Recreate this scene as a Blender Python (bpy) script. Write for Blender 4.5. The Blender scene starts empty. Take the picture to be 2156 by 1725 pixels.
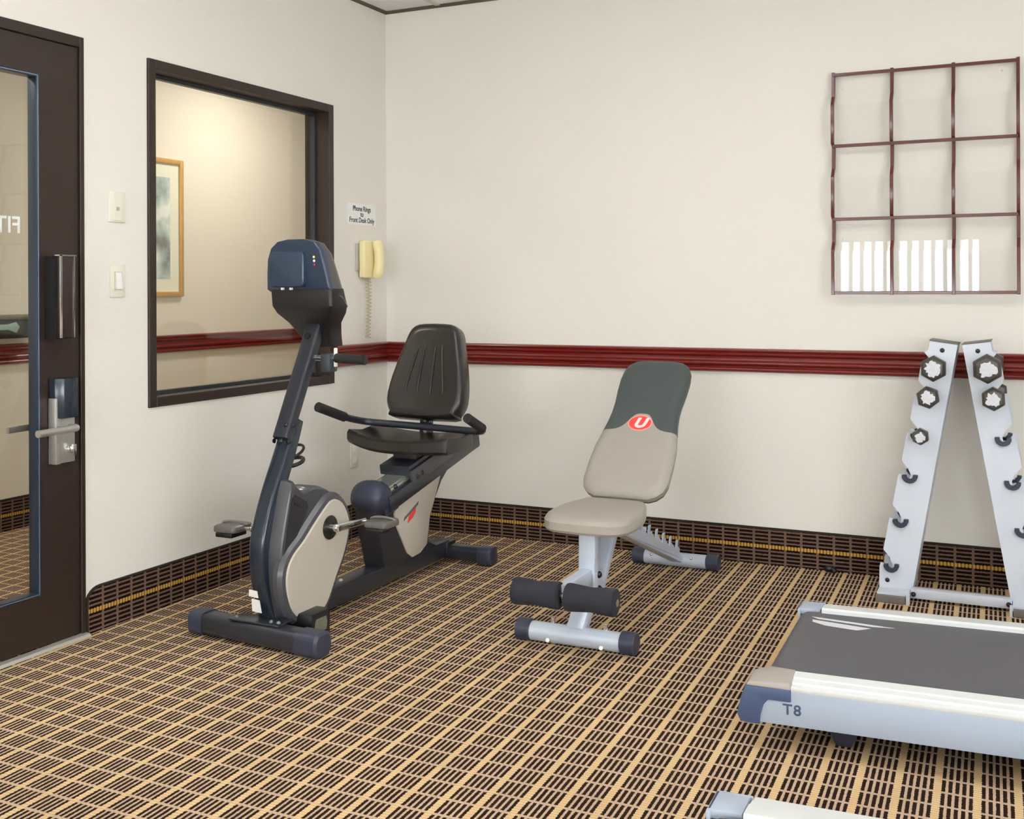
import bpy, bmesh, math
from mathutils import Vector, Matrix
import random
random.seed(7)
S = bpy.context.scene
COL = S.collection

# ------------------------------------------------------------------ camera, world, exposure
cd = bpy.data.cameras.new('camera'); cam = bpy.data.objects.new('camera', cd); COL.objects.link(cam)
cd.sensor_width = 36.0; cd.sensor_fit = 'HORIZONTAL'
cd.lens = 38.739; cd.shift_x = 0.0; cd.shift_y = -0.1170
cd.clip_start = 0.05; cd.clip_end = 100
YAW, ROLL = 0.44638, 0.003984
cam.location = (2.8958, -4.6229, 1.1536)
cam.rotation_euler = (Matrix.Rotation(YAW, 3, 'Z') @ Matrix.Rotation(math.pi/2, 3, 'X') @ Matrix.Rotation(-ROLL, 3, 'Z')).to_euler()
S.camera = cam
S.view_settings.view_transform = 'Standard'; S.view_settings.look = 'None'
S.view_settings.gamma = 1.0; S.view_settings.use_curve_mapping = False
S.view_settings.exposure = -0.14
S.cycles.transparent_max_bounces = 32
w = bpy.data.worlds.new('sky'); S.world = w; w.use_nodes = True
bg = w.node_tree.nodes['Background']; bg.inputs[0].default_value = (0.93, 0.97, 1.0, 1); bg.inputs[1].default_value = 18.0
LAMP_ROOM = 8.6; LAMP_HALL = 88.0

# ------------------------------------------------------------------ materials
def srgb(r, g, b):
    f = lambda c: (c/255/12.92) if c/255 <= .04045 else ((c/255+.055)/1.055)**2.4
    return (f(r), f(g), f(b), 1)
MAT = {}
def mat(name, col, rough=.5, metal=0.0, noise=0.0, nscale=30, bump=0.0, bscale=200, spec=.5, coat=0.0, emit=None, estr=0):
    if name in MAT: return MAT[name]
    m = bpy.data.materials.new(name); m.use_nodes = True; nt = m.node_tree; b = nt.nodes['Principled BSDF']
    b.inputs['Base Color'].default_value = col; b.inputs['Roughness'].default_value = rough
    b.inputs['Metallic'].default_value = metal; b.inputs['Specular IOR Level'].default_value = spec
    b.inputs['Coat Weight'].default_value = coat; b.inputs['Coat Roughness'].default_value = .12
    tc = nt.nodes.new('ShaderNodeTexCoord')
    if noise > 0:
        n = nt.nodes.new('ShaderNodeTexNoise'); n.inputs['Scale'].default_value = nscale; n.inputs['Detail'].default_value = 4
        nt.links.new(tc.outputs['Object'], n.inputs['Vector'])
        mx = nt.nodes.new('ShaderNodeMix'); mx.data_type = 'RGBA'; mx.blend_type = 'MIX'
        mx.inputs[6].default_value = tuple(c*(1-noise) for c in col[:3])+(1,)
        mx.inputs[7].default_value = tuple(min(1, c*(1+noise)) for c in col[:3])+(1,)
        nt.links.new(n.outputs['Fac'], mx.inputs[0]); nt.links.new(mx.outputs[2], b.inputs['Base Color'])
    if bump > 0:
        n2 = nt.nodes.new('ShaderNodeTexNoise'); n2.inputs['Scale'].default_value = bscale; n2.inputs['Detail'].default_value = 3
        nt.links.new(tc.outputs['Object'], n2.inputs['Vector'])
        bp_ = nt.nodes.new('ShaderNodeBump'); bp_.inputs['Strength'].default_value = bump; bp_.inputs['Distance'].default_value = .002
        nt.links.new(n2.outputs['Fac'], bp_.inputs['Height']); nt.links.new(bp_.outputs['Normal'], b.inputs['Normal'])
    if emit:
        b.inputs['Emission Color'].default_value = emit; b.inputs['Emission Strength'].default_value = estr
    MAT[name] = m; return m
def glass(name, tint=(1, 1, 1, 1), ior=1.5, rough=0.0):
    m = bpy.data.materials.new(name); m.use_nodes = True; nt = m.node_tree
    for n in list(nt.nodes):
        if n.type != 'OUTPUT_MATERIAL': nt.nodes.remove(n)
    out = nt.nodes['Material Output']; t = nt.nodes.new('ShaderNodeBsdfTransparent'); t.inputs[0].default_value = tint
    g = nt.nodes.new('ShaderNodeBsdfGlossy'); g.inputs['Roughness'].default_value = rough
    f = nt.nodes.new('ShaderNodeFresnel')
    ge = nt.nodes.new('ShaderNodeNewGeometry'); mi = nt.nodes.new('ShaderNodeMix'); mi.data_type = 'FLOAT'   # same reflectance on both faces of the thin pane
    mi.inputs[2].default_value = ior; mi.inputs[3].default_value = 1/ior
    nt.links.new(ge.outputs['Backfacing'], mi.inputs[0]); nt.links.new(mi.outputs[0], f.inputs[0])
    mx = nt.nodes.new('ShaderNodeMixShader'); nt.links.new(f.outputs[0], mx.inputs[0])
    nt.links.new(t.outputs[0], mx.inputs[1]); nt.links.new(g.outputs[0], mx.inputs[2]); nt.links.new(mx.outputs[0], out.inputs[0])
    MAT[name] = m; return m

def wallpaper(name, col, fib=.035):
    m = bpy.data.materials.new(name); m.use_nodes = True; nt = m.node_tree; b = nt.nodes['Principled BSDF']
    b.inputs['Roughness'].default_value = .62; b.inputs['Specular IOR Level'].default_value = .3
    tc = nt.nodes.new('ShaderNodeTexCoord'); mp = nt.nodes.new('ShaderNodeMapping'); mp.inputs['Scale'].default_value = (14, 14, 190)
    nt.links.new(tc.outputs['Object'], mp.inputs[0])
    n = nt.nodes.new('ShaderNodeTexNoise'); n.inputs['Scale'].default_value = 1.6; n.inputs['Detail'].default_value = 5
    nt.links.new(mp.outputs[0], n.inputs['Vector'])
    mx = nt.nodes.new('ShaderNodeMix'); mx.data_type = 'RGBA'
    mx.inputs[6].default_value = tuple(c*(1-fib*1.6) for c in col[:3])+(1,); mx.inputs[7].default_value = tuple(min(1, c*(1+fib)) for c in col[:3])+(1,)
    nt.links.new(n.outputs['Fac'], mx.inputs[0]); nt.links.new(mx.outputs[2], b.inputs['Base Color'])
    bm_ = nt.nodes.new('ShaderNodeBump'); bm_.inputs['Strength'].default_value = .25; bm_.inputs['Distance'].default_value = .001
    nt.links.new(n.outputs['Fac'], bm_.inputs['Height']); nt.links.new(bm_.outputs['Normal'], b.inputs['Normal'])
    MAT[name] = m; return m

PER = .0853   # stripe spacing (m); UV: u across the yellow stripes, v along them
def carpet(name, tan, dark, yellow, rowp, stripe=.20, gap=.13, ribp=.0112, ribdark=.80):
    m = bpy.data.materials.new(name); m.use_nodes = True; nt = m.node_tree; b = nt.nodes['Principled BSDF']
    b.inputs['Roughness'].default_value = .95; b.inputs['Specular IOR Level'].default_value = .08
    N = nt.nodes.new; L = nt.links.new
    def M(op, a, c=None, clamp=False):
        n = N('ShaderNodeMath'); n.operation = op; n.use_clamp = clamp
        for i, v in enumerate((a, c)):
            if v is None: continue
            if isinstance(v, (int, float)): n.inputs[i].default_value = v
            else: L(v, n.inputs[i])
        return n.outputs[0]
    uv = N('ShaderNodeUVMap'); sp = N('ShaderNodeSeparateXYZ'); L(uv.outputs[0], sp.inputs[0])
    # thread-size jitter of the edges
    nz = N('ShaderNodeTexNoise'); nz.inputs['Scale'].default_value = 170; nz.inputs['Detail'].default_value = 2; L(uv.outputs[0], nz.inputs['Vector'])
    jit = M('MULTIPLY', M('SUBTRACT', nz.outputs['Fac'], .5), .0042)
    u = M('ADD', sp.outputs[0], jit); v = M('ADD', sp.outputs[1], jit)
    # saw-tooth right edge of the stripe
    rib = M('SINE', M('MULTIPLY', sp.outputs[1], 2*math.pi/ribp))
    fu = M('FRACT', M('ADD', M('DIVIDE', u, PER), .5))          # stripe centred on .5
    d = M('ABSOLUTE', M('SUBTRACT', fu, .5))
    isy = M('LESS_THAN', d, M('ADD', stripe/2, M('MULTIPLY', rib, .012)))
    w_ = (1-stripe)/(5-.42)
    fd = M('FRACT', M('DIVIDE', M('SUBTRACT', M('FRACT', M('DIVIDE', u, PER)), stripe/2-.21*w_), w_))
    dash_u = M('LESS_THAN', M('ABSOLUTE', M('SUBTRACT', fd, .5)), .29)
    fr = M('FRACT', M('DIVIDE', v, rowp))
    dash_v = M('LESS_THAN', M('ABSOLUTE', M('SUBTRACT', fr, .5)), .5-gap/2)
    isd = M('MULTIPLY', M('MULTIPLY', dash_u, dash_v), M('SUBTRACT', 1, isy))
    def mix(f, a, c):
        n = N('ShaderNodeMix'); n.data_type = 'RGBA'; L(f, n.inputs[0])
        for i, x in ((6, a), (7, c)):
            if isinstance(x, tuple): n.inputs[i].default_value = x
            else: L(x, n.inputs[i])
        return n.outputs[2]
    nb4 = N('ShaderNodeTexNoise'); nb4.inputs['Scale'].default_value = 38; nb4.inputs['Detail'].default_value = 3; L(uv.outputs[0], nb4.inputs['Vector'])
    sal = (min(1, yellow[0]*1.0), yellow[1]*.84, yellow[2]*.92, 1)
    gr = N('ShaderNodeMapRange'); L(nb4.outputs['Fac'], gr.inputs[0]); gr.inputs[1].default_value = .45; gr.inputs[2].default_value = .65
    yel = mix(gr.outputs[0], yellow, sal)
    ybase = mix(M('MULTIPLY', M('ADD', rib, 1), .5), tuple(c*ribdark for c in yellow[:3])+(1,), yel)
    c1 = mix(isy, tan, ybase); c2 = mix(isd, c1, dark)
    n3 = N('ShaderNodeTexNoise'); n3.inputs['Scale'].default_value = 420; n3.inputs['Detail'].default_value = 2; L(uv.outputs[0], n3.inputs['Vector'])
    n4 = N('ShaderNodeTexNoise'); n4.inputs['Scale'].default_value = 5; L(uv.outputs[0], n4.inputs['Vector'])
    hv = N('ShaderNodeHueSaturation'); L(c2, hv.inputs['Color'])
    L(M('ADD', M('MULTIPLY', n3.outputs['Fac'], .5), M('ADD', .62, M('MULTIPLY', n4.outputs['Fac'], .26))), hv.inputs['Value'])
    L(hv.outputs[0], b.inputs['Base Color'])
    bu = N('ShaderNodeBump'); bu.inputs['Strength'].default_value = .6; bu.inputs['Distance'].default_value = .002
    L(M('SUBTRACT', n3.outputs['Fac'], M('MULTIPLY', isd, .4)), bu.inputs['Height']); L(bu.outputs['Normal'], b.inputs['Normal'])
    MAT[name] = m; return m

wall_m = wallpaper('wallpaper_vinyl', srgb(230, 225, 217))
hall_m = wallpaper('hall_wallpaper', srgb(228, 219, 203), .03)
carpet_m = carpet('woven_carpet', srgb(192, 165, 139), srgb(44, 28, 20), srgb(220, 190, 143), .0728)
cbase_m = carpet('carpet_base_strip', srgb(112, 88, 76), srgb(26, 15, 12), srgb(205, 160, 76), .0655, stripe=.16, gap=.15, ribp=.0131, ribdark=.30)
binding_m = mat('dark_binding', srgb(32, 20, 16), .8)
bronze_m = mat('bronze_frame', srgb(50, 38, 32), .45, .2, noise=.12, nscale=60, bump=.15, bscale=400)
gasket_m = mat('blue_black_gasket', srgb(34, 46, 60), .3)
mahog_m = mat('mahogany', srgb(112, 24, 19), .30, noise=.04, nscale=9, coat=.2)
rackwood_m = mat('rack_mahogany', srgb(88, 34, 26), .28, noise=.25, nscale=14, coat=.4)
glass_m = glass('window_glass', (.97, .98, .97, 1))
acryl_m = glass('clear_acrylic', (.995, .995, .995, 1), 1.28)
ivory_m = mat('ivory_plastic', srgb(228, 224, 208), .35)
white_m = mat('white_plastic', srgb(236, 236, 232), .4)
ink_m = mat('dark_ink', srgb(70, 74, 84), .6)
phone_m = mat('cream_phone_plastic', srgb(236, 222, 168), .35)
cord_m = mat('cream_cord', srgb(186, 176, 138), .45)
chrome_m = mat('chrome', srgb(220, 220, 220), .15, 1.0)
steel_m = mat('brushed_steel', srgb(190, 188, 182), .38, .7, noise=.08, nscale=80)
black_m = mat('black_plastic', srgb(24, 24, 26), .35)
blackmetal_m = mat('black_painted_steel', srgb(40, 43, 52), .33, .1, coat=.25, bump=.1, bscale=300)
spine_m = mat('blue_black_paint', srgb(36, 46, 58), .26, .2, coat=.4)
cap_m = mat('charcoal_end_cap', srgb(50, 54, 72), .42, bump=.1)
shell_m = mat('slate_blue_shell', srgb(40, 55, 78), .38, noise=.18, nscale=250, coat=.15)
shroud_m = mat('charcoal_shroud', srgb(66, 66, 72), .4, coat=.2, noise=.05)
shroudb_m = mat('black_shroud', srgb(38, 38, 42), .5)
panel_m = mat('putty_panel', srgb(186, 179, 167), .45, noise=.04, nscale=60)
alu_m = mat('aluminium', srgb(206, 212, 204), .28, .85)
vinyl_m = mat('black_vinyl', srgb(34, 29, 26), .30, bump=.25, bscale=500, coat=.15)
grip_m = mat('black_foam', srgb(30, 28, 28), .75, bump=.5, bscale=700)
foam_m = mat('roller_foam', srgb(40, 40, 50), .92, noise=.15, nscale=400, bump=.5, bscale=600)
benchtan_m = mat('taupe_vinyl', srgb(158, 151, 141), .42, noise=.04, nscale=25, bump=.12, bscale=500)
benchgrey_m = mat('slate_vinyl', srgb(68, 75, 75), .5, noise=.05, nscale=25, bump=.12, bscale=500)
benchsteel_m = mat('silver_paint', srgb(190, 198, 212), .35, .15, noise=.03, nscale=40)
red_m = mat('logo_red', srgb(232, 66, 62), .45)
pink_m = mat('logo_pale_red', srgb(244, 160, 150), .45)
logow_m = mat('logo_white', srgb(240, 214, 214), .45)
rack_m = mat('white_powder_coat', srgb(206, 211, 221), .38, noise=.02, nscale=40)
rackgrey_m = mat('grey_rubber', srgb(118, 112, 104), .7, noise=.2, nscale=200)
cradle_m = mat('cradle_plastic', srgb(42, 50, 66), .4)
db_m = mat('worn_hex_iron', srgb(80, 76, 72), .40, .35, noise=.35, nscale=45)
tread_panel_m = mat('treadmill_side_blue_grey', srgb(164, 174, 190), .4, noise=.03, nscale=90)
tread_rail_m = mat('treadmill_rail_white', srgb(214, 216, 214), .35, noise=.02, nscale=20)
tread_navy_m = mat('navy_cap', srgb(66, 80, 112), .45, noise=.08, nscale=120)
tread_taupe_m = mat('taupe_cap', srgb(160, 151, 143), .5, noise=.05, nscale=60)
belt_m = mat('treadmill_belt', srgb(88, 87, 91), .62, noise=.18, nscale=180, bump=.5, bscale=650)
scuff_m = mat('white_scuff', srgb(215, 215, 218), .8, noise=.2, nscale=120)
tile_m = mat('ceiling_tile', srgb(236, 238, 240), .9, noise=.04, nscale=120, bump=.4, bscale=300)
tee_m = mat('ceiling_grid', srgb(210, 208, 200), .5)
gold_m = mat('gilt_frame', srgb(214, 168, 92), .35, .35, noise=.2, nscale=30)
mount_m = mat('cream_mount', srgb(228, 226, 206), .8)
blind_m = bpy.data.materials.new('translucent_blind_vane'); blind_m.use_nodes = True; _n = blind_m.node_tree
_t = _n.nodes.new('ShaderNodeBsdfTranslucent'); _t.inputs[0].default_value = (.62, .64, .64, 1); _x = _n.nodes.new('ShaderNodeMixShader'); _x.inputs[0].default_value = .6
_n.links.new(_n.nodes['Principled BSDF'].outputs[0], _x.inputs[1]); _n.links.new(_t.outputs[0], _x.inputs[2]); _n.links.new(_x.outputs[0], _n.nodes['Material Output'].inputs[0])
lcd_m = mat('lamp_diffuser', (1, 1, 1, 1), .5, emit=(.975, .985, 1.0, 1), estr=LAMP_ROOM)
hall_lamp_m = mat('hall_lamp_diffuser', (1, 1, 1, 1), .5, emit=(1.0, .955, .87, 1), estr=LAMP_HALL)
led_g = mat('led_amber', srgb(230, 220, 120), .3); led_r = mat('led_red', srgb(170, 40, 60), .3)

# ------------------------------------------------------------------ mesh builder
class MB:
    def __init__(s): s.bm = bmesh.new(); s.uv = None
    def face(s, vs):
        try: return s.bm.faces.new(vs)
        except ValueError: return None
    def box(s, lo, hi):
        x0, y0, z0 = lo; x1, y1, z1 = hi
        v = [s.bm.verts.new(p) for p in ((x0,y0,z0),(x1,y0,z0),(x1,y1,z0),(x0,y1,z0),(x0,y0,z1),(x1,y0,z1),(x1,y1,z1),(x0,y1,z1))]
        for f in ((3,2,1,0),(4,5,6,7),(0,1,5,4),(1,2,6,5),(2,3,7,6),(3,0,4,7)): s.face([v[i] for i in f])
        return s
    def loft(s, rings, closed=False, caps=True):
        R = [[s.bm.verts.new(p) for p in r] for r in rings]; n = len(R[0])
        pairs = list(zip(R, R[1:])) + ([(R[-1], R[0])] if closed else [])
        for a, b in pairs:
            for i in range(n): s.face([a[i], a[(i+1) % n], b[(i+1) % n], b[i]])
        if caps and not closed: s.face(list(reversed(R[0]))); s.face(R[-1])
        return s
    def prism(s, pts, axis, a, b):
        def P(p, t):
            if axis == 'x': return (t, p[0], p[1])
            if axis == 'y': return (p[0], t, p[1])
            return (p[0], p[1], t)
        return s.loft([[P(p, a) for p in pts], [P(p, b) for p in pts]])
    def plate(s, pts, o, ua, ub, n, t):
        o, ua, ub, n = Vector(o), Vector(ua).normalized(), Vector(ub).normalized(), Vector(n).normalized()
        return s.loft([[o+ua*p[0]+ub*p[1] for p in pts], [o+ua*p[0]+ub*p[1]+n*t for p in pts]])
    def sweep(s, path, sec, up=(0, 0, 1), closed=False):
        P = [Vector(p) for p in path]; rings = []; up = Vector(up); n = len(P)
        for i, p in enumerate(P):
            if closed: t = (P[(i+1) % n]-P[i-1])
            else: t = (P[min(i+1, n-1)]-P[max(i-1, 0)])
            t.normalize(); a = t.cross(up)
            if a.length < 1e-4: a = t.cross(Vector((1, 0, 0)))
            a.normalize(); b = a.cross(t).normalized()
            k = 1.0
            if 0 < i < n-1:
                c = (P[i]-P[i-1]).normalized().dot((P[i+1]-P[i]).normalized()); k = 1/max(.5, math.sqrt((1+c)/2))
            ss = sec[i] if isinstance(sec, dict) else sec
            rings.append([p+a*q[0]+b*q[1] for q in ss])
        return s.loft(rings, closed=closed)
    def beam(s, p, q, w_, h, up=(0, 0, 1)):
        return s.sweep([p, q], [(-w_/2, -h/2), (w_/2, -h/2), (w_/2, h/2), (-w_/2, h/2)], up)
    def tube(s, path, r, n=14, up=(0, 0, 1), closed=False):
        if isinstance(r, (int, float)): return s.sweep(path, circ(r, n), up, closed)
        return s.sweep(path, {i: circ(ri, n) for i, ri in enumerate(r)}, up)
    def cyl(s, p, q, r, n=20): 
        up = (0, 0, 1) if abs((Vector(q)-Vector(p)).normalized().z) < .9 else (1, 0, 0)
        return s.tube([p, q], r, n, up)
    def dome(s, c, ax, r, h, n=16, k=5):
        c, ax = Vector(c), Vector(ax).normalized(); path = []; rs = []
        for i in range(k+1):
            a = i/k*math.pi/2*.98; path.append(c+ax*h*math.sin(a)); rs.append(r*math.cos(a))
        return s.tube(path, rs, n, (0, 0, 1) if abs(ax.z) < .9 else (1, 0, 0))
    def quad(s, pts):
        s.face([s.bm.verts.new(p) for p in pts]); return s
    def build(s, name, m, parent=None, bevel=0, seg=2, ang=35, smooth=True, uvf=None, sub=0, wn=False):
        bm = s.bm
        bmesh.ops.recalc_face_normals(bm, faces=bm.faces)
        if bevel:
            E = [e for e in bm.edges if len(e.link_faces) == 2 and e.calc_face_angle(0) > math.radians(ang)]
            bmesh.ops.bevel(bm, geom=E, offset=bevel, offset_type='OFFSET', segments=seg, profile=.5, affect='EDGES', clamp_overlap=True)
        o_ = WLOC.get(parent.name, Vector()) if parent else Vector()
        for v in bm.verts: v.co -= o_
        if uvf:
            L = bm.loops.layers.uv.new('UVMap')
            for f in bm.faces:
                for l in f.loops: l[L].uv = uvf(l.vert.co)
        me = bpy.data.meshes.new(name); bm.to_mesh(me); bm.free()
        me.materials.append(m)
        if smooth:
            me.polygons.foreach_set('use_smooth', [True]*len(me.polygons)); me.set_sharp_from_angle(angle=math.radians(32))
        o = bpy.data.objects.new(name, me); COL.objects.link(o)
        if parent: o.parent = parent
        WLOC[o.name] = o_.copy()
        if wn:
            md = o.modifiers.new('wn', 'WEIGHTED_NORMAL'); md.keep_sharp = True
        if sub:
            md = o.modifiers.new('sub', 'SUBSURF'); md.levels = sub; md.render_levels = sub
        return o
WLOC = {}
def circ(r, n=14): return [(r*math.cos(2*math.pi*i/n), r*math.sin(2*math.pi*i/n)) for i in range(n)]
def rrect(w_, h, r, n=5):
    out = []
    for cx, cy, a0 in ((w_/2-r, h/2-r, 0), (-w_/2+r, h/2-r, 90), (-w_/2+r, -h/2+r, 180), (w_/2-r, -h/2+r, 270)):
        for i in range(n+1):
            a = math.radians(a0+90*i/n); out.append((cx+r*math.cos(a), cy+r*math.sin(a)))
    return out
def catmull(pts, k=6, closed=False):
    P = [Vector(p) for p in pts]; n = len(P); out = []
    rng = range(n if closed else n-1)
    for i in rng:
        g = (lambda j: P[j % n]) if closed else (lambda j: P[max(0, min(n-1, j))])
        p0, p1, p2, p3 = g(i-1), g(i), g(i+1), g(i+2)
        for j in range(k):
            t = j/k
            out.append(.5*((2*p1)+(-p0+p2)*t+(2*p0-5*p1+4*p2-p3)*t*t+(-p0+3*p1-3*p2+p3)*t**3))
    if not closed: out.append(P[-1])
    return out
def rounded(path, r, k=5):
    """polyline with filleted corners"""
    P = [Vector(p) for p in path]; out = [P[0]]
    for i in range(1, len(P)-1):
        a, b, c = P[i-1], P[i], P[i+1]; d = min(r, (a-b).length/2.1, (c-b).length/2.1)
        p = b+(a-b).normalized()*d; q = b+(c-b).normalized()*d
        for j in range(k+1):
            t = j/k; out.append((1-t)**2*p+2*t*(1-t)*b+t*t*q)
    out.append(P[-1]); return out
def thing(name, loc, label, cat, group=None):
    o = bpy.data.objects.new(name, None); o.empty_display_size = .1; COL.objects.link(o); o.location = loc
    WLOC[o.name] = Vector(loc); return tag(o, label, cat, group)
def tag(o, label, cat, group=None):
    o['label'] = label; o['category'] = cat
    if group: o['group'] = group
    return o
def lab(o, t): o['label'] = t; return o
def struct(o): o['kind'] = 'structure'; return o
def kids(o): return [c for c in bpy.data.objects if c.parent == o]
def copy_tree(o, parent=None):
    c = o.copy(); COL.objects.link(c); c.parent = parent
    for ch in kids(o): copy_tree(ch, c)
    return c
def text(name, s, size, m, parent, loc, right, up, depth=.0006, shear=0, xs=1.0, spacing=1.0, align='CENTER', bold=0):
    cu = bpy.data.curves.new(name, 'FONT'); cu.body = s; cu.size = size; cu.align_x = align; cu.align_y = 'CENTER'
    cu.shear = shear; cu.extrude = depth; cu.space_character = spacing; cu.offset = bold
    t = bpy.data.objects.new(name+'_tmp', cu); COL.objects.link(t); bpy.context.view_layer.update()
    me = bpy.data.meshes.new_from_object(t.evaluated_get(bpy.context.evaluated_depsgraph_get()))
    bpy.data.objects.remove(t); r = Vector(right).normalized(); u = Vector(up).normalized(); n = r.cross(u)
    o_ = WLOC.get(parent.name, Vector()) if parent else Vector()
    L = Vector(loc)-o_
    for v in me.vertices: v.co = L+r*v.co.x*xs+u*v.co.y+n*v.co.z
    me.materials.clear(); me.materials.append(m)
    o = bpy.data.objects.new(name, me); COL.objects.link(o)
    if parent: o.parent = parent
    WLOC[o.name] = o_.copy(); return o

# ------------------------------------------------------------------ the room
RX, RY, H = 5.6, -7.0, 2.523
HX, HY0, HY1 = -1.607, -7.0, 5.0          # hallway beyond the glazed wall
DY0, DY1, DZ = -2.84, -1.905, 2.005      # door opening in the left wall
WY0, WY1, WZ0, WZ1 = -1.612, -.460, .733, 1.994
T = .12
struct(MB().quad([(HX-.1, HY0-.1, 0), (RX+.1, HY0-.1, 0), (RX+.1, HY1, 0), (HX-.1, HY1, 0)]).build('floor', carpet_m,
       uvf=lambda c: (c.x+.036*c.y-1.843, c.y+1.782), smooth=False))
b = MB()
b.box((-T, RY, 0), (0, DY0, H)); b.box((-T, DY0, DZ), (0, DY1, H)); b.box((-T, DY1, 0), (0, WY0, H))
b.box((-T, WY0, 0), (0, WY1, WZ0)); b.box((-T, WY0, WZ1), (0, WY1, H)); b.box((-T, WY1, 0), (0, T, H))
struct(b.build('wall_left', wall_m, smooth=False))
struct(MB().box((0, 0, 0), (RX+T, T, H)).build('wall_back', wall_m, smooth=False))
SY0, SY1, SZ0, SZ1 = -5.9, -3.3, .62, 1.98
struct(MB().box((RX, RY, 0), (RX+T, SY0, H)).box((RX, SY1, 0), (RX+T, 0, H)).box((RX, SY0, 0), (RX+T, SY1, SZ0)).box((RX, SY0, SZ1), (RX+T, SY1, H)).build('wall_right', wall_m, smooth=False))
w4 = MB().box((RX-.01, SY0, SZ0), (RX+T, SY0+.05, SZ1)).box((RX-.01, SY1-.05, SZ0), (RX+T, SY1, SZ1)).box((RX-.01, SY0, SZ0), (RX+T, SY1, SZ0+.05)).box((RX-.01, SY0, SZ1-.05), (RX+T, SY1, SZ1)).box((RX+.02, (SY0+SY1)/2-.025, SZ0), (RX+T-.02, (SY0+SY1)/2+.025, SZ1))
w4 = struct(w4.build('added_window_right', bronze_m, bevel=.002, seg=1))  # unseen side window, added to brighten the left wall
MB().box((RX+.06, SY0+.05, SZ0+.05), (RX+.066, SY1-.05, SZ1-.05)).build('window_pane', glass_m, w4, smooth=False)
BX0, BX1, BZ0, BZ1 = .25, 2.42, .55, 1.66
b = MB(); b.box((-T, RY-T, 0), (BX0, RY, H)).box((BX1, RY-T, 0), (3.35, RY, H)).box((BX0, RY-T, 0), (BX1, RY, BZ0)).box((BX0, RY-T, BZ1), (BX1, RY, H)).box((5.35, RY-T, 0), (RX+T, RY, H)).box((3.35, RY-T, 0), (5.35, RY, BZ0)).box((3.35, RY-T, BZ1), (5.35, RY, H))
struct(b.build('wall_front', wall_m, smooth=False))
struct(MB().box((HX-T, HY0, 0), (HX, HY1, H)).build('wall_hallway', hall_m, smooth=False))
b = MB(); b.box((HX-T, HY0-T, 0), (-T, HY0, H)).box((HX-T, HY1, 0), (0, HY1+T, H)).box((-T, T, 0), (-T+.04, HY1, H))
struct(b.build('wall_hallway_ends', hall_m, smooth=False))
# suspended ceiling
struct(MB().box((HX-T, HY0-T, H), (RX+T, HY1+T, H+.05)).build('ceiling', tile_m, smooth=False))
b = MB()
x = .30
while x < RX: b.box((x-.012, RY, H-.006), (x+.012, 0, H)); x += .61
y = -.32
while y > RY: b.box((0, y-.012, H-.0055), (RX, y+.012, H)); y -= .61
g = struct(b.build('trim_1', tee_m, smooth=False))
b = MB().box((0, -.012, H-.014), (RX, 0, H)).box((0, RY, H-.014), (.012, -.012, H))
struct(b.build('trim_2', mat('brown_wall_angle', srgb(84, 72, 58), .6), smooth=False))

# chair rail
def rail_profile(z0=.802, z1=.902):
    h = z1-z0
    k = [(0, z0), (.012, z0+.005*h), (.021, z0+.05*h), (.024, z0+.12*h), (.021, z0+.18*h), (.012, z0+.22*h), (.012, z0+.26*h), (.020, z0+.31*h), (.023, z0+.37*h), (.020, z0+.43*h), (.009, z0+.49*h),
         (.008, z0+.60*h), (.010, z0+.66*h), (.018, z0+.71*h), (.020, z0+.77*h), (.017, z0+.81*h), (.022, z0+.86*h), (.025, z0+.92*h), (.020, z0+.98*h), (0, z1)]
    return [(p.x, p.y) for p in catmull([(a, c, 0) for a, c in k], 2)]
pr = rail_profile()
struct(MB().loft([[(0+.0, -d, z) for d, z in pr], [(RX, -d, z) for d, z in pr]]).build('trim_3', mahog_m, smooth=False))
struct(MB().loft([[(d, WY1+.004, z) for d, z in pr], [(d, -.0, z) for d, z in pr]]).build('trim_4', mahog_m, smooth=False))
struct(MB().loft([[(HX+d, HY0, z) for d, z in pr], [(HX+d, HY1, z) for d, z in pr]]).build('trim_5', mahog_m, smooth=False))
# carpet base strips
BH = .1525
def strip(name, poly_a, axis, t0, t1, uvf):
    o = struct(MB().prism(poly_a, axis, t0, t1).build(name, cbase_m, uvf=uvf, smooth=False)); return o
o = strip('baseboard_back', [(0, 0), (RX, 0), (RX, BH), (0, BH)], 'y', -.008, 0, lambda c: (c.z-.075, c.x-1.809+.0655*.5-.033))
MB().box((0, -.0095, BH-.006), (RX, 0, BH+.002)).build('edge_binding', binding_m, o)
lp = [(DY1+.004, 0)]+[(-.008, 0), (-.008, BH)]
cx_ = DY1+.004+.06
lp += [(cx_-.06*math.sin(a)*1.0, BH-.045+.045*math.cos(a)) for a in [i/6*math.pi/2 for i in range(7)]]
o = strip('baseboard_left', lp, 'x', 0, .008, lambda c: (c.z-.075, c.y))
path = [(.004, -.01, BH)]+[(.004, p[0], p[1]) for p in lp[3:]]+[(.004, DY1+.004, 0)]
MB().sweep(path, [(-.003, -.005), (.003, -.005), (.003, .005), (-.003, .005)], up=(1, 0, 0)).build('edge_binding', binding_m, o)
o = strip('baseboard_hallway', [(HX, 0), (HX+.008, 0), (HX+.008, BH), (HX, BH)], 'y', HY0, HY1, lambda c: (c.z-.075, c.y))
MB().box((HX, HY0, BH-.006), (HX+.0095, HY1, BH+.002)).build('edge_binding', binding_m, o)

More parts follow.
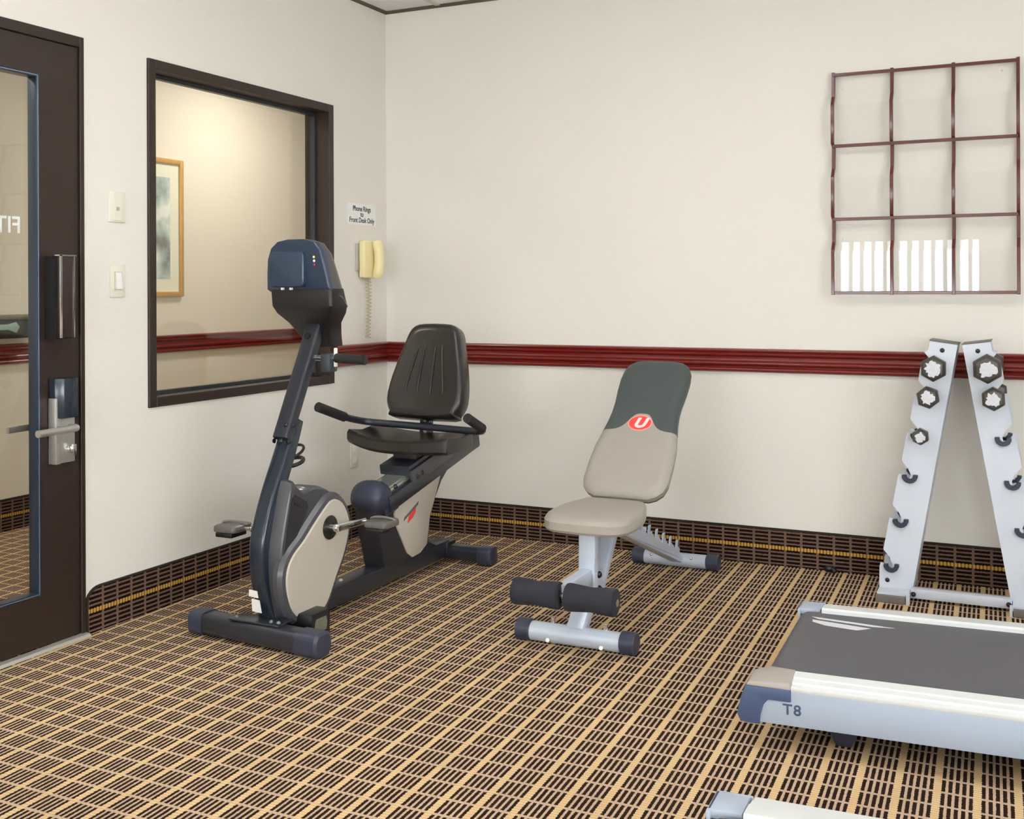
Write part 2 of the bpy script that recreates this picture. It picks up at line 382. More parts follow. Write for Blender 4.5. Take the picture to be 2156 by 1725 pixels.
# interior window to the hallway
fw = .036
b = MB()
def frame_ring(b, y0, y1, z0, z1, w_, x0, x1):
    b.box((x0, y0, z0), (x1, y0+w_, z1)); b.box((x0, y1-w_, z0), (x1, y1, z1)); b.box((x0, y0+w_, z0), (x1, y1-w_, z0+w_)); b.box((x0, y0+w_, z1-w_), (x1, y1-w_, z1))
    return b
frame_ring(b, WY0, WY1, WZ0, WZ1, fw, -T-.004, .010)
win = struct(b.build('window_1', bronze_m, bevel=.0015, seg=1))
b = frame_ring(MB(), WY0+fw, WY1-fw, WZ0+fw, WZ1-fw, .014, -.085, -.060); b.build('window_stop', mat('charcoal_stop', srgb(42, 46, 50), .35), win)
MB().box((-.1, WY0+fw, WZ0+fw), (-.094, WY1-fw, WZ1-fw)).build('window_pane', glass_m, win, smooth=False)

# glazed door
door = thing('door_1', (0, DY0, 0), 'x', 'x'); del door['label']; del door['category']; struct(door)
GX0, GX1, GZ0, GZ1 = DY0+.18, -2.088, .178, 1.852
b = MB(); b.box((-T, DY0, 0), (.006, DY0+.035, DZ)); b.box((-T, DY1-.018, 0), (.006, DY1, DZ)); b.box((-T, DY0+.035, DZ-.035), (.006, DY1-.018, DZ))
b.build('door_frame', bronze_m, door, bevel=.0015, seg=1)
b = MB(); X0, X1 = -.048, -.002
b.box((X0, GX1, .012), (X1, DY1-.021, DZ-.038)).box((X0, DY0+.037, .012), (X1, GX0, DZ-.038)).box((X0, GX0, .012), (X1, GX1, GZ0)).box((X0, GX0, GZ1), (X1, GX1, DZ-.038))
b.build('door_leaf', bronze_m, door)
b = frame_ring(MB(), GX0-.002, GX1+.002, GZ0-.002, GZ1+.002, .011, -.040, .002)
b.build('glazing_bead', gasket_m, door, bevel=.002, seg=2)
frame_ring(MB(), GX0+.003, GX1-.0035, GZ0+.003, GZ1-.003, .0022, .002, .0035).build('bead_highlight', mat('painted_bead_highlight', srgb(150, 172, 200), .25, .6), door)  # thin pale strip that paints the highlight line along the gasket
gp = MB().box((-.030, GX0, GZ0), (-.024, GX1, GZ1)).build('door_pane', glass_m, door, smooth=False)
text('glass_lettering', 'FIT', .074, mat('white_vinyl_letter', (.95, .95, .95, 1), .5), door, (-.031, -2.130, 1.363), (0, -1, 0), (0, 0, 1), depth=.0004, align='LEFT', bold=.001, spacing=1.02)
# pull housing and lock set
h1 = MB().box((.040, -2.058, 1.004), (.060, -1.992, 1.270)).build('pull_handle', mat('dark_bronze_metal', srgb(70, 58, 54), .35, .6), door, bevel=.003, seg=2)
MB().box((0, -2.064, 1.000), (.045, -1.998, 1.268)).build('handle_shaded_side', mat('painted_shade_black', srgb(10, 9, 9), .8), h1)  # side of the pull box, its shade painted in as black
b = MB().box((.058, -2.058, 1.004), (.0625, -2.051, 1.272)).box((.058, -2.004, 1.004), (.0625, -2.000, 1.270)).box((.02, -2.058, 1.268), (.0625, -1.992, 1.2725))
b.build('steel_edge', chrome_m, h1)
lk = MB().prism([(0, -2.052), (.030, -2.052), (.048, -2.030), (.050, -1.975), (.02, -1.965), (0, -1.965)], 'z', .742, .872).build('lock_housing', spine_m, door, bevel=.004)
lp_ = MB().box((0, -2.046, .594), (.022, -1.965, .742)).box((0, -2.054, .594), (.034, -2.034, .808)).build('lock_plate', steel_m, door, bevel=.002)
MB().cyl((.022, -1.985, .636), (.034, -1.985, .636), .014).box((.034, -1.990, .618), (.046, -1.980, .654)).build('thumb_turn', chrome_m, lp_, bevel=.001)
MB().tube(rounded([(.018, -1.985, .708), (.060, -1.985, .708), (.062, -2.150, .706)], .02), .0115).build('lever_handle', steel_m, door)
MB().sweep(rounded([(-.05, -1.985, .708), (-.105, -1.985, .708), (-.107, -2.12, .706)], .015), rrect(.012, .022, .004), up=(0, 0, 1)).build('lever_handle', steel_m, door)
struct(MB().prism([(0, 0), (.03, 0), (.022, .008), (0, .010)], 'y', DY0, DY1).build('trim_6', mat('threshold_metal', srgb(190, 186, 176), .45, .5)))
MB_ = None
# window in the wall behind the camera, with vertical blinds
b = MB(); fx = .05
b.box((BX0, RY-T, BZ0), (BX0+fx, RY+.01, BZ1)).box((BX1-fx, RY-T, BZ0), (BX1, RY+.01, BZ1)).box((BX0, RY-T, BZ0), (BX1, RY+.01, BZ0+fx)).box((BX0, RY-T, BZ1-.03), (BX1, RY+.01, BZ1))
w2 = struct(b.build('window_2', bronze_m, bevel=.002, seg=1))
MB().box((BX0+fx, RY-.07, BZ0+fx), (BX1-fx, RY-.064, BZ1-.03)).build('window_pane', glass_m, w2, smooth=False)
bl = thing('vertical_blind', ((BX0+BX1)/2, RY+.05, BZ0), 'white vertical blind hanging half open over the daylit window', 'blind')
MB().box((BX0, RY+.03, BZ1-.02), (BX1, RY+.07, BZ1+.02)).build('head_rail', white_m, bl)
x = BX0+.03
while x < BX1:
    a = math.radians(66+random.uniform(-7, 7)); dx, dy = .044*math.cos(a), .044*math.sin(a)
    v = MB().sweep([(x, RY+.05, BZ0+.02), (x+random.uniform(-.006, .006), RY+.05, BZ1-.02)], [(-dx, -dy), (0, -.004), (dx, dy), (dx, dy+.0012), (0, -.0028), (-dx, -dy+.0012)], up=(0, 1, 0)).build('blind_vane', blind_m, bl)
    x += .112

CX0, CX1 = 3.35, 5.35
w3 = MB().box((CX0, RY-T, BZ0), (CX0+fx, RY+.01, BZ1)).box((CX1-fx, RY-T, BZ0), (CX1, RY+.01, BZ1)).box((CX0, RY-T, BZ0), (CX1, RY+.01, BZ0+fx)).box((CX0, RY-T, BZ1-.03), (CX1, RY+.01, BZ1))
w3 = struct(w3.build('added_window_rear', bronze_m, bevel=.002, seg=1))  # second rear window, added out of view for more daylight
MB().box((CX0+fx, RY-.07, BZ0+fx), (CX1-fx, RY-.064, BZ1-.03)).build('window_pane', glass_m, w3, smooth=False)
# ceiling lights (above the camera's view)
for i, (x, y, lb) in enumerate(((1.55, -1.95, 'recessed ceiling light panel over the exercise bike'), (.72, -5.0, 'recessed ceiling light panel nearest the rear blinds and hall wall'),
                  (3.80, -2.0, 'recessed ceiling light panel over the treadmill front'), (3.80, -4.6, 'recessed ceiling light panel at the right rear of the room'))):
    c = thing('ceiling_light', (x, y, H), lb, 'ceiling light', 'recessed ceiling lights')
    MB().box((x-.32, y-.63, H-.012), (x-.29, y+.63, H-.006)).box((x+.29, y-.63, H-.012), (x+.32, y+.63, H-.006)).box((x-.29, y-.63, H-.012), (x+.29, y-.60, H-.006)).box((x-.29, y+.60, H-.012), (x+.29, y+.63, H-.006)).build('frame', white_m, c)
    MB().box((x-.29, y-.60, H-.011), (x+.29, y+.60, H-.007)).build('diffuser', lcd_m, c, smooth=False)
for i, (y, lb) in enumerate(((-2.6, 'round hallway ceiling light outside the glass door'), (.6, 'round hallway ceiling light beyond the picture'), (-5.2, 'round hallway ceiling light furthest down the hall'))):
    c = thing('hallway_light', (-.86, y, H), lb, 'ceiling light', 'hallway ceiling lights')
    MB().cyl((-.86, y, H-.03), (-.86, y, H-.006), .17, 32).build('rim', white_m, c)
    MB().cyl((-.86, y, H-.05), (-.86, y, H-.031), .15, 32).build('diffuser', hall_lamp_m, c)

# ------------------------------------------------------------------ things on the walls
s1 = MB().box((0, -1.795, 1.393), (.006, -1.722, 1.499)).build('wall_plate', ivory_m, bevel=.002); tag(s1, 'blank ivory wall plate with small grey sensor, upper of two beside the door', 'wall plate')
MB().box((.006, -1.765, 1.434), (.009, -1.752, 1.447)).build('sensor', mat('sensor_grey', srgb(160, 176, 170), .4), s1)
MB().box((.0055, -1.775, 1.40), (.0075, -1.742, 1.49)).build('inset', ivory_m, s1, bevel=.0006, seg=1)
s2 = MB().box((0, -1.792, 1.133), (.006, -1.724, 1.246)).build('light_switch', ivory_m, bevel=.002); tag(s2, 'ivory light switch with tall rocker, lower plate beside the door', 'light switch')
MB().box((.006, -1.775, 1.158), (.009, -1.741, 1.222)).build('surround', mat('switch_surround_ivory', srgb(206, 202, 184), .4), s2)  # surround in a slightly darker ivory than the plate
MB().prism([(.008, 1.161), (.016, 1.161), (.010, 1.219), (.008, 1.219)], 'y', -1.771, -1.745).build('rocker', white_m, s2, bevel=.001)
s3 = MB().box((0, -.325, .326), (.006, -.262, .446)).build('outlet_plate', ivory_m, bevel=.002); tag(s3, 'ivory outlet plate low on the wall behind the exercise bike seat', 'outlet')
for z in (.362, .410): MB().box((.006, -.308, z-.014), (.008, -.279, z+.014)).build('socket', white_m, s3, bevel=.001)
sg = MB().box((0, -.342, 1.462), (.003, -.102, 1.563)).build('wall_sign', white_m, bevel=.001, seg=1); tag(sg, 'small white notice about the phone fixed above it by the corner', 'sign')
for s_, z in (('Phone Rings', 1.538), ('to', 1.512), ('Front Desk Only', 1.484)):
    text('lettering', s_, .0335, ink_m, sg, (.0035, -.222, z), (0, 1, 0), (0, 0, 1), depth=.0003, xs=.92, bold=.0006)
# phone
ph = thing('wall_phone', (0, -.20, 1.30), 'cream wall phone with handset and coiled cord beside the corner', 'telephone')
MB().box((0, -.276, 1.245), (.010, -.150, 1.375)).build('mounting_plate', steel_m, ph, bevel=.002)
MB().prism([(-.262, 1.212), (-.262, 1.388), (-.15, 1.388), (-.15, 1.212)], 'x', .010, .044).build('base', phone_m, ph, bevel=.008, seg=3)
hs = []
for i in range(13):
    t = i/12; z = 1.214+t*.172; k = abs(t-.5)*2
    xx = .058+.014*(1-k**2); rr = .024+.003*k**3
    if i in (0, 12): rr *= .75
    hs.append(((xx, -.180, z), rr))
MB().sweep([h[0] for h in hs], {i: [(a*1.0, b_*1.0) for a, b_ in circ(h[1], 16)] for i, h in enumerate(hs)}, up=(0, 1, 0)).build('handset', phone_m, ph)
cp = []
for i in range(520):
    t = i/519; a = t*2*math.pi*34
    if t < .5: cy, cz = -.205+.012*math.sin(t*2*math.pi), 1.212-.285*(t/.5)
    else: cy, cz = -.183+.004*math.sin(t*9), .927+.28*((t-.5)/.5)
    if .46 < t < .54: pass
    cp.append((.018+.008*math.cos(a), cy+.008*math.sin(a), cz))
MB().tube(cp, .0017, 5).build('coiled_cord', cord_m, ph)

# hallway picture and wall box
pc = thing('framed_picture', (HX, .0, 1.515), 'gilt framed pale picture on the hallway wall seen through the window', 'picture')
def pic_frame(b, y0, y1, z0, z1, w_, x0, x1): return frame_ring(b, y0, y1, z0, z1, w_, x0, x1)
pic_frame(MB(), -.30, .332, 1.121, 1.911, .030, HX, HX+.022).build('frame', gold_m, pc, bevel=.006, seg=3)
MB().box((HX, -.272, 1.149), (HX+.008, .304, 1.883)).build('mount', mount_m, pc)
art = bpy.data.materials.new('washed_landscape'); art.use_nodes = True; nt = art.node_tree; bs = nt.nodes['Principled BSDF']
tc = nt.nodes.new('ShaderNodeTexCoord'); no = nt.nodes.new('ShaderNodeTexNoise'); no.inputs['Scale'].default_value = 7; no.inputs['Detail'].default_value = 5
cr = nt.nodes.new('ShaderNodeValToRGB'); nt.links.new(tc.outputs['Object'], no.inputs['Vector']); nt.links.new(no.outputs['Fac'], cr.inputs[0])
cr.color_ramp.elements[0].position = .34; cr.color_ramp.elements[0].color = srgb(120, 124, 116); cr.color_ramp.elements[1].position = .66; cr.color_ramp.elements[1].color = srgb(232, 232, 222)
e = cr.color_ramp.elements.new(.5); e.color = srgb(172, 190, 184); nt.links.new(cr.outputs[0], bs.inputs['Base Color']); bs.inputs['Roughness'].default_value = .5
MB().box((HX+.008, -.197, 1.225), (HX+.010, .229, 1.803)).build('print', art, pc)
wb = thing('wall_box', (HX, -.95, .98), 'dark box with grey lever above the hallway rail, seen through the glass door', 'wall box')
MB().box((HX, -1.25, .930), (HX+.07, -.755, 1.020)).build('body', mat('dark_green_black', srgb(34, 36, 32), .35), wb, bevel=.006)
MB().box((HX, -1.25, 1.020), (HX+.078, -.748, 1.043)).build('lid', mat('olive_metal', srgb(118, 112, 86), .4, .3), wb, bevel=.004)
MB().prism([(-1.20, .965), (-.93, .972), (-.885, .955), (-.865, .985), (-.885, 1.008), (-.93, .998), (-1.20, .998)], 'x', HX+.071, HX+.082).build('lever', mat('pale_green_metal', srgb(150, 176, 166), .4), wb, bevel=.003)
MB().cyl((HX+.035, -.755, .988), (HX+.035, -.715, .988), .010).cyl((HX+.035, -.715, .988), (HX+.035, -.690, .988), .015).build('knob', mat('olive_knob', srgb(120, 118, 92), .5), wb)

# brochure rack on the back wall
rk = thing('brochure_rack', (2.486, 0, 1.13), 'empty wall rack of nine clear pockets in a dark red wooden grid', 'display rack')
xs = [2.145, 2.371, 2.598, 2.826]; zr = [2.017, 1.727, 1.432, 1.136]
for k, X in enumerate(xs):
    pf = []
    for r in range(3):
        z1, z0 = zr[r], zr[r+1]; h = z1-z0
        pf += [(-.030, z1-.004), (-.036, z1-.30*h), (-.062, z1-.42*h), (-.062, z0+.012)]
    pf = [(-.03, zr[0]+.012)]+pf+[(-.062, zr[3]-.008)]
    back = [(min(0, p[0]+.020), p[1]) for p in pf]
    MB().prism(pf+back[::-1], 'x', X-.0062, X+.0062).build('upright', rackwood_m, rk, bevel=.0012, seg=1)
for z in zr:
    yy = -.048 if z != zr[0] else -.030
    MB().box((xs[0], yy-.008, z-.006), (xs[3], yy+.008, z+.006)).build('crossbar', rackwood_m, rk, bevel=.0012, seg=1)
MB().box((xs[0], -.016, zr[3]), (xs[3], -.013, zr[0])).build('clear_back_panel', acryl_m, rk, smooth=False)
for r in range(3):
    z0 = zr[r+1]; h = zr[r]-z0
    for k in range(3):
        MB().box((xs[k]+.0063, -.0585, z0+.006), (xs[k+1]-.0063, -.056, z0+.565*h)).build('clear_pocket_front', acryl_m, rk, smooth=False)
for X, z in ((2.175, 1.965), (2.77, 1.985), (2.175, 1.355), (2.775, 1.365)):
    MB().cyl((X, -.019, z), (X, -.014, z), .0035, 10).build('screw', steel_m, rk)

cb = MB().tube(catmull([(2.105, -.03, .012), (2.12, -.045, .018), (2.135, -.038, .016), (2.15, -.05, .008)], 5), [.006, .008, .01, .012, .013, .013, .013, .013, .013, .013, .013, .012, .011, .01, .008, .006], 10).build('cable_plug', black_m)
tag(cb, 'small black plug lying on the carpet against the back wall', 'plug')

# ------------------------------------------------------------------ recumbent exercise bike
bk = thing('exercise_bike', (.60, -1.05, 0), 'black and grey recumbent exercise bike in the corner by the hallway window', 'exercise bike')
MX = .600
# front stabilizer
P0, P1 = Vector((.315, -1.722, .042)), Vector((.872, -1.768, .042))
d = (P1-P0).normalized()
st = MB().sweep([P0+d*.06, P1-d*.07], rrect(.078, .070, .022), up=(0, 0, 1)).build('front_stabilizer', blackmetal_m, bk)
MB().sweep([P0, P0+d*.008, P0+d*.065], {0: rrect(.072, .066, .024), 1: rrect(.084, .078, .024), 2: rrect(.084, .078, .024)}, up=(0, 0, 1)).build('end_cap', cap_m, st)
MB().sweep([P1-d*.09, P1-d*.008, P1], {0: rrect(.084, .078, .024), 1: rrect(.084, .078, .024), 2: rrect(.070, .064, .024)}, up=(0, 0, 1)).build('end_cap', cap_m, st)
MB().box((.50, -1.775, .077), (.70, -1.70, .083)).build('mounting_plate', blackmetal_m, bk, bevel=.002)
for X in (.515, .655, .685): MB().dome((X, -1.752, .083), (0, 0, 1), .007, .008).build('bolt', mat('dull_bolt', srgb(110, 112, 116), .5, .4), bk)
# spine
sp = [(-1.735, .070), (-1.762, .150), (-1.783, .230), (-1.785, .325), (-1.760, .413), (-1.716, .509), (-1.648, .632), (-1.605, .724)]
fr = catmull([(0, y+.026, z) for y, z in sp], 5)
W2 = .030; rings = []
for i, p in enumerate(fr):
    k = .060 if p.z < .5 else .060-.012*(p.z-.5)/.22
    q = fr[min(i+1, len(fr)-1)]-fr[max(i-1, 0)]; q.normalize(); n = Vector((0, q.z, -q.y))
    sec = []
    for a, b_ in rrect(2*W2, k, .010, 3): sec.append(Vector((MX+a, p.y, p.z))+n*(k/2+b_))
    rings.append(sec)
MB().loft(rings).build('curved_spine', spine_m, bk)
MB().sweep([(MX, -1.618, .655), (MX, -1.424, 1.030)], rrect(.060, .044, .010, 3), up=(0, -.85, .5)).build('console_post', blackmetal_m, bk)
for y, z in ((-1.628, .700), (-1.655, .648)):
    for X, s_ in ((MX+.030, 1), (MX-.030, -1)): MB().dome((X, y+.034, z), (s_, 0, 0), .009, .007).build('bolt', black_m, bk)
    MB().dome((MX+.015, y+.010, z+.004), (0, -1, .4), .009, .007).build('bolt', black_m, bk)
MB().cyl((MX-.004, -1.448, .985), (MX-.004, -1.471, .997), .0125).build('post_hole_disc', mat('hole_black', srgb(6, 6, 8), .6), bk)  # flat black disc painting the dark inside of the post's open hole
# bottle loop on the rear of the post
MB().tube([(MX+.034*math.cos(a), -1.560+.040*math.sin(a), .605+.018*math.sin(a)) for a in [i/24*2*math.pi for i in range(24)]], .005, 8, closed=True).tube([(MX+.034*math.cos(a), -1.562+.040*math.sin(a), .570+.010*math.sin(a)) for a in [i/24*2*math.pi for i in range(24)]], .007, 8, closed=True).box((MX-.006, -1.625, .56), (MX+.006, -1.575, .62)).build('bottle_holder', black_m, bk)
# decals on the spine foot
for z, h_, w_ in ((.165, .024, .036), (.112, .045, .036)):
    y_ = -1.775+.0 if z > .14 else -1.758
    o = MB().plate([(-w_/2, 0), (w_/2, -.003), (w_/2, h_-.003), (-w_/2+.006, h_)], (MX+.002, y_+.003, z), (1, 0, 0), (0, -.24, .97), (0, -1, 0), .0035).build('white_decal', logow_m if False else white_m, bk)
# drive housing: rounded body lofted across x
hs_out = [(-1.668, .524), (-1.640, .508), (-1.60, .482), (-1.56, .489), (-1.511, .486), (-1.453, .464), (-1.388, .417), (-1.354, .355), (-1.357, .30), (-1.385, .226), (-1.429, .150), (-1.480, .085), (-1.530, .050),
          (-1.61, .046), (-1.675, .056), (-1.705, .10), (-1.728, .20), (-1.731, .30), (-1.705, .41)]
hp = [(p.y, p.z) for p in catmull([(0, y, z) for y, z in hs_out], 3, True)]
cyc, czc = -1.56, .27
def scale_out(pts, k, c=(cyc, czc)): return [(c[0]+(y-c[0])*k, c[1]+(z-c[1])*k) for y, z in pts]
rings = []
for X, k in ((.586, .90), (.588, .96), (.594, 1.0), (.655, 1.0), (.672, .975), (.676, .95)):
    rings.append([(X, y, z) for y, z in scale_out(hp, k)])
hb = MB().loft(rings).build('drive_housing', shroud_m, bk)
# black recessed field between spine and flywheel ring
rec = [(-1.675, .470), (-1.655, .482), (-1.59, .448), (-1.578, .43), (-1.595, .40), (-1.64, .345), (-1.685, .30), (-1.712, .25), (-1.72, .18), (-1.71, .12), (-1.716, .17), (-1.718, .28), (-1.70, .38)]
MB().prism(rec, 'x', .670, .6785).build('recessed_field', shroudb_m, hb, bevel=.002, seg=1)
MB().prism([(-1.660, .444), (-1.622, .430), (-1.620, .442), (-1.658, .456)], 'x', .6785, .6805).build('slot', black_m, hb)
# flywheel cover
fl = [(-1.442, .432), (-1.398, .410), (-1.366, .360), (-1.360, .318), (-1.390, .238), (-1.443, .160), (-1.486, .096), (-1.52, .068), (-1.585, .058), (-1.648, .070), (-1.692, .105), (-1.716, .154), (-1.727, .208), (-1.718, .254),
      (-1.686, .292), (-1.631, .326), (-1.583, .363), (-1.543, .392), (-1.501, .420), (-1.476, .432)]
fl = [(p.y, p.z) for p in catmull([(0, y, z) for y, z in fl], 3, True)]
ccx = (-1.50, .27)
def inset(pts, d_):
    P = [Vector(p) for p in pts]; n = len(P); out = []
    area = sum(P[i].x*P[(i+1) % n].y-P[(i+1) % n].x*P[i].y for i in range(n)); sg_ = 1 if area > 0 else -1
    for i in range(n):
        t = (P[(i+1) % n]-P[i-1]).normalized(); nn = Vector((-t.y, t.x))*sg_
        out.append(tuple(P[i]+nn*d_))
    return out
b = MB().loft([[(X, y, z) for y, z in inset(fl, i_)] for X, i_ in ((.660, -.022), (.676, -.022), (.690, -.012), (.694, .0), (.691, .004))])
b.build('flywheel_ring', shroud_m, hb)
b = MB().loft([[(X, y, z) for y, z in inset(fl, i_)] for X, i_ in ((.680, .002), (.693, .002), (.697, .007))])
lab(b.build('side_panel', panel_m, hb), 'smooth putty grey side panel')
MB().cyl((.697, -1.486, .341), (.704, -1.486, .341), .041, 32).build('crank_cover', black_m, bk, bevel=.003)
MB().cyl((.704, -1.486, .341), (.730, -1.486, .341), .014).cyl((.730, -1.486, .341), (.742, -1.486, .341), .010).build('axle', chrome_m, bk)
MB().cyl((.53, -1.486, .341), (.59, -1.486, .341), .012).build('axle', chrome_m, bk)
MB().sweep([(.730, -1.492, .342), (.735, -1.325, .336)], rrect(.014, .026, .006, 3), up=(0, 0, 1)).build('crank_arm', chrome_m, bk, bevel=.002)
MB().sweep([(.535, -1.48, .340), (.490, -1.645, .350)], rrect(.014, .026, .006, 3), up=(0, 0, 1)).build('crank_arm', chrome_m, bk, bevel=.002)
def pedal(c, s_):
    cx, cy, cz = c
    pts = [(cx-.040, cy-.052), (cx+.040, cy-.052), (cx+.052, cy-.03), (cx+.052, cy+.035), (cx+.036, cy+.056), (cx-.036, cy+.056), (cx-.048, cy+.035), (cx-.048, cy-.03)]
    p = MB().loft([[(x, y, cz-.014) for x, y in pts], [(x, y, cz+.008) for x, y in pts]]).build('pedal', mat('grey_pedal', srgb(96, 92, 90), .35), bk, bevel=.006, seg=2)
    MB().box((cx-.034, cy-.05, cz-.030), (cx+.036, cy+.030, cz-.014)).build('pedal_weight', black_m, p, bevel=.004)
    MB().tube([(cx+.050*math.cos(a), cy+.010, cz+.006+.010*math.sin(a)) for a in [i/10*math.pi for i in range(11)]], .004, 6, up=(0, 1, 0)).build('strap', mat('grey_strap', srgb(120, 116, 112), .5), p)
    MB().cyl((cx-s_*.075, cy, cz-.002), (cx-s_*.04, cy, cz-.002), .006).build('spindle', chrome_m, p)
pedal((.800, -1.318, .336), 1); pedal((.415, -1.650, .352), -1)
# power socket box
pb = MB().box((.665, -1.665, .006), (.750, -1.560, .092)).build('power_box', black_m, bk, bevel=.003)
MB().prism([(-1.640, .028), (-1.585, .028), (-1.578, .05), (-1.585, .072), (-1.640, .072), (-1.648, .05)], 'x', .750, .752).build('socket_plate', mat('socket_grey', srgb(110, 112, 100), .5, noise=.4, nscale=120), pb)
# main beam and rear stabilizer
MB().box((.560, -1.70, .028), (.640, -.53, .098)).build('main_beam', blackmetal_m, bk, bevel=.006)
for y in (-1.28, -.93): MB().dome((.60, y, .098), (0, 0, 1), .009, .008).build('bolt', steel_m, bk)
rs = MB().sweep([(.42, -.51, .044), (.80, -.51, .044)], rrect(.066, .062, .02), up=(0, 0, 1)).build('rear_stabilizer', blackmetal_m, bk)
MB().sweep([(.775, -.51, .042), (.838, -.51, .042)], rrect(.074, .072, .02), up=(0, 0, 1)).build('end_cap', cap_m, rs, bevel=.004)
MB().sweep([(.355, -.51, .042), (.42, -.51, .042)], rrect(.074, .072, .02), up=(0, 0, 1)).build('end_cap', cap_m, rs, bevel=.004)
MB().box((.565, -.56, .03), (.645, -.485, .090)).build('rear_bracket', blackmetal_m, bk, bevel=.004)
# rear column
colp = [(-1.120, .335), (-1.122, .27), (-1.085, .19), (-1.055, .095), (-.66, .095), (-.735, .12), (-.722, .215), (-.676, .291), (-.617, .367), (-.50, .445), (-.52, .48), (-1.0, .36)]
cl = MB().prism([(-1.115, .34), (-1.115, .28), (-1.080, .19), (-1.052, .095), (-.640, .095), (-.722, .13), (-.712, .215), (-.668, .291), (-.610, .360), (-.475, .455), (-.52, .48), (-1.0, .36)], 'x', .553, .648).build('rear_column', shroudb_m, bk, bevel=.006, seg=2)
pn = [(-.640, .392), (-.634, .380), (-.684, .292), (-.721, .234), (-.746, .125), (-.798, .100), (-.860, .096), (-.900, .121), (-.942, .187), (-.985, .253), (-.994, .293), (-.970, .318), (-.933, .326), (-.78, .357)]
sp2 = MB().prism(pn, 'x', .646, .655).build('side_panel', panel_m, cl, bevel=.003); lab(sp2, 'putty grey side panel with red and black emblem')
b = MB()
for i in range(9):
    y0 = -.928+i*.0125; z0 = .252+i*.0052
    b.prism([(y0, z0), (y0+.008, z0+.003), (y0+.014, z0+.017), (y0+.006, z0+.014)], 'x', .655, .6562)
b.build('emblem_letters', ink_m, cl, smooth=False)
b = MB().prism([(-.900, .238), (-.888, .268), (-.835, .290), (-.838, .272), (-.858, .254)], 'x', .655, .6560); b.build('emblem_swoosh', red_m, cl, smooth=False)
# sloped rail
def R(y, x, dz=0): t = (y+1.02)/(.70); return (x, y, .378+.150*t+dz)
MB().sweep([R(-1.06, .662, -.030), R(-.33, .662, -.030)], rrect(.030, .062, .006, 2)).build('rail_beam', blackmetal_m, bk)
MB().sweep([R(-1.06, .538, -.030), R(-.33, .538, -.030)], rrect(.030, .062, .006, 2)).build('rail_beam', blackmetal_m, bk)
b = MB().sweep([R(-1.05, .600, .010), R(-.345, .600, .010)], rrect(.085, .020, .003, 2)).sweep([R(-1.05, .645, .002), R(-.345, .645, .002)], rrect(.016, .022, .003, 2))
b.build('seat_rail', alu_m, bk)
MB().sweep([R(-.345, .60, -.026), R(-.320, .60, -.026)], rrect(.150, .082, .014, 3)).build('rail_end_cap', black_m, bk, bevel=.003)
# rounded rail nose
rings = []
for i in range(13):
    a = -math.pi/2+math.pi*i/12*1.0; X = .60+.072*math.sin(a); r_ = .066*max(.25, math.cos(a)**.5) if abs(math.cos(a)) > 1e-6 else .066*.25
    rings.append([(X, -1.073+1.05*r_*math.cos(t), .365+r_*math.sin(t)) for t in [j/20*2*math.pi for j in range(20)]])
MB().loft(rings).build('rail_nose', cap_m, bk)
MB().sweep([R(-1.075, .640, -.052), R(-1.0, .652, -.045)], rrect(.05, .05, .015, 3)).build('nose_collar', cap_m, bk)
MB().dome((.678, -1.03, .405), (1, 0, .2), .010, .012).build('release_knob', black_m, bk)
# seat carriage
MB().sweep([R(-.905, .60, .040), R(-.60, .60, .040)], rrect(.135, .040, .004, 2)).build('seat_carriage', blackmetal_m, bk)
b = MB().sweep([R(-.90, .674, .012), R(-.57, .674, .012)], rrect(.010, .060, .003, 2)); b.build('carriage_side', shroud_m, bk)
for y in (-.86, -.82): MB().dome(tuple(R(y, .677, .005)), (1, 0, 0), .010, .008).build('bolt', black_m, bk)
MB().box((.545, -.83, .455), (.655, -.66, .515)).build('seat_support', black_m, bk, bevel=.006)
# seat cushion, dished
rings = []
for i in range(25):
    u = -1+2*i/24; X = .595+.232*u
    h_ = .562+(.030 if u < 0 else .018)*abs(u)**2.2; th = .052+.010*abs(u)**2-(.012*abs(u)**3 if u < 0 else -.006*abs(u)**3)
    yf = -.905+.02*u*u; yb = -.640-.03*abs(u)**4
    zb = h_-th-.004*(1-u*u)
    dish = .016*(1-u*u)
    k = 1.0 if abs(u) < .97 else .9
    prof = [(yf+.004, zb), (yf-.004, zb+.012), (yf-.003, h_-.012), (yf+.010, h_), (yf+.045, h_-.004-dish), ((yf+yb)/2, h_-.012-dish), (yb-.05, h_-.006), (yb-.012, h_+.004), (yb, h_-.010), (yb, zb+.010), (yb-.01, zb)]
    rings.append([(X, y, z) for y, z in prof])
sc = MB().loft(rings).build('seat_cushion', vinyl_m, bk, bevel=.006, seg=3, ang=60)
# backrest
o0 = Vector((.600, -.690, .625)); ub = Vector((0, .125, .388)).normalized(); nb = Vector((0, -ub.z, ub.y))
ol = [(-.155, .018), (-.135, .0), (.135, .0), (.158, .018), (.178, .055), (.181, .10), (.172, .17), (.150, .26), (.130, .33), (.118, .368), (.095, .395), (.05, .405), (-.05, .405), (-.095, .395), (-.118, .368), (-.130, .33), (-.150, .26), (-.172, .17), (-.181, .10), (-.176, .055)]
ol = [(p.x, p.y) for p in catmull([(a, c, 0) for a, c in ol], 2, True)]
rings = []
for dpt, k in ((-.060, .86), (-.058, .96), (-.045, 1), (.0, 1), (.012, .98), (.022, .93), (.026, .86), (.023, .72), (.021, .45), (.021, .2)):
    rings.append([o0+Vector((1, 0, 0))*a*k+ub*(.19+(c-.19)*(1-(1-k)*.75 if k < .99 and k > .5 else k))+nb*dpt for a, c in ol])
bb = MB().loft(rings).build('backrest', vinyl_m, bk)
b = MB()
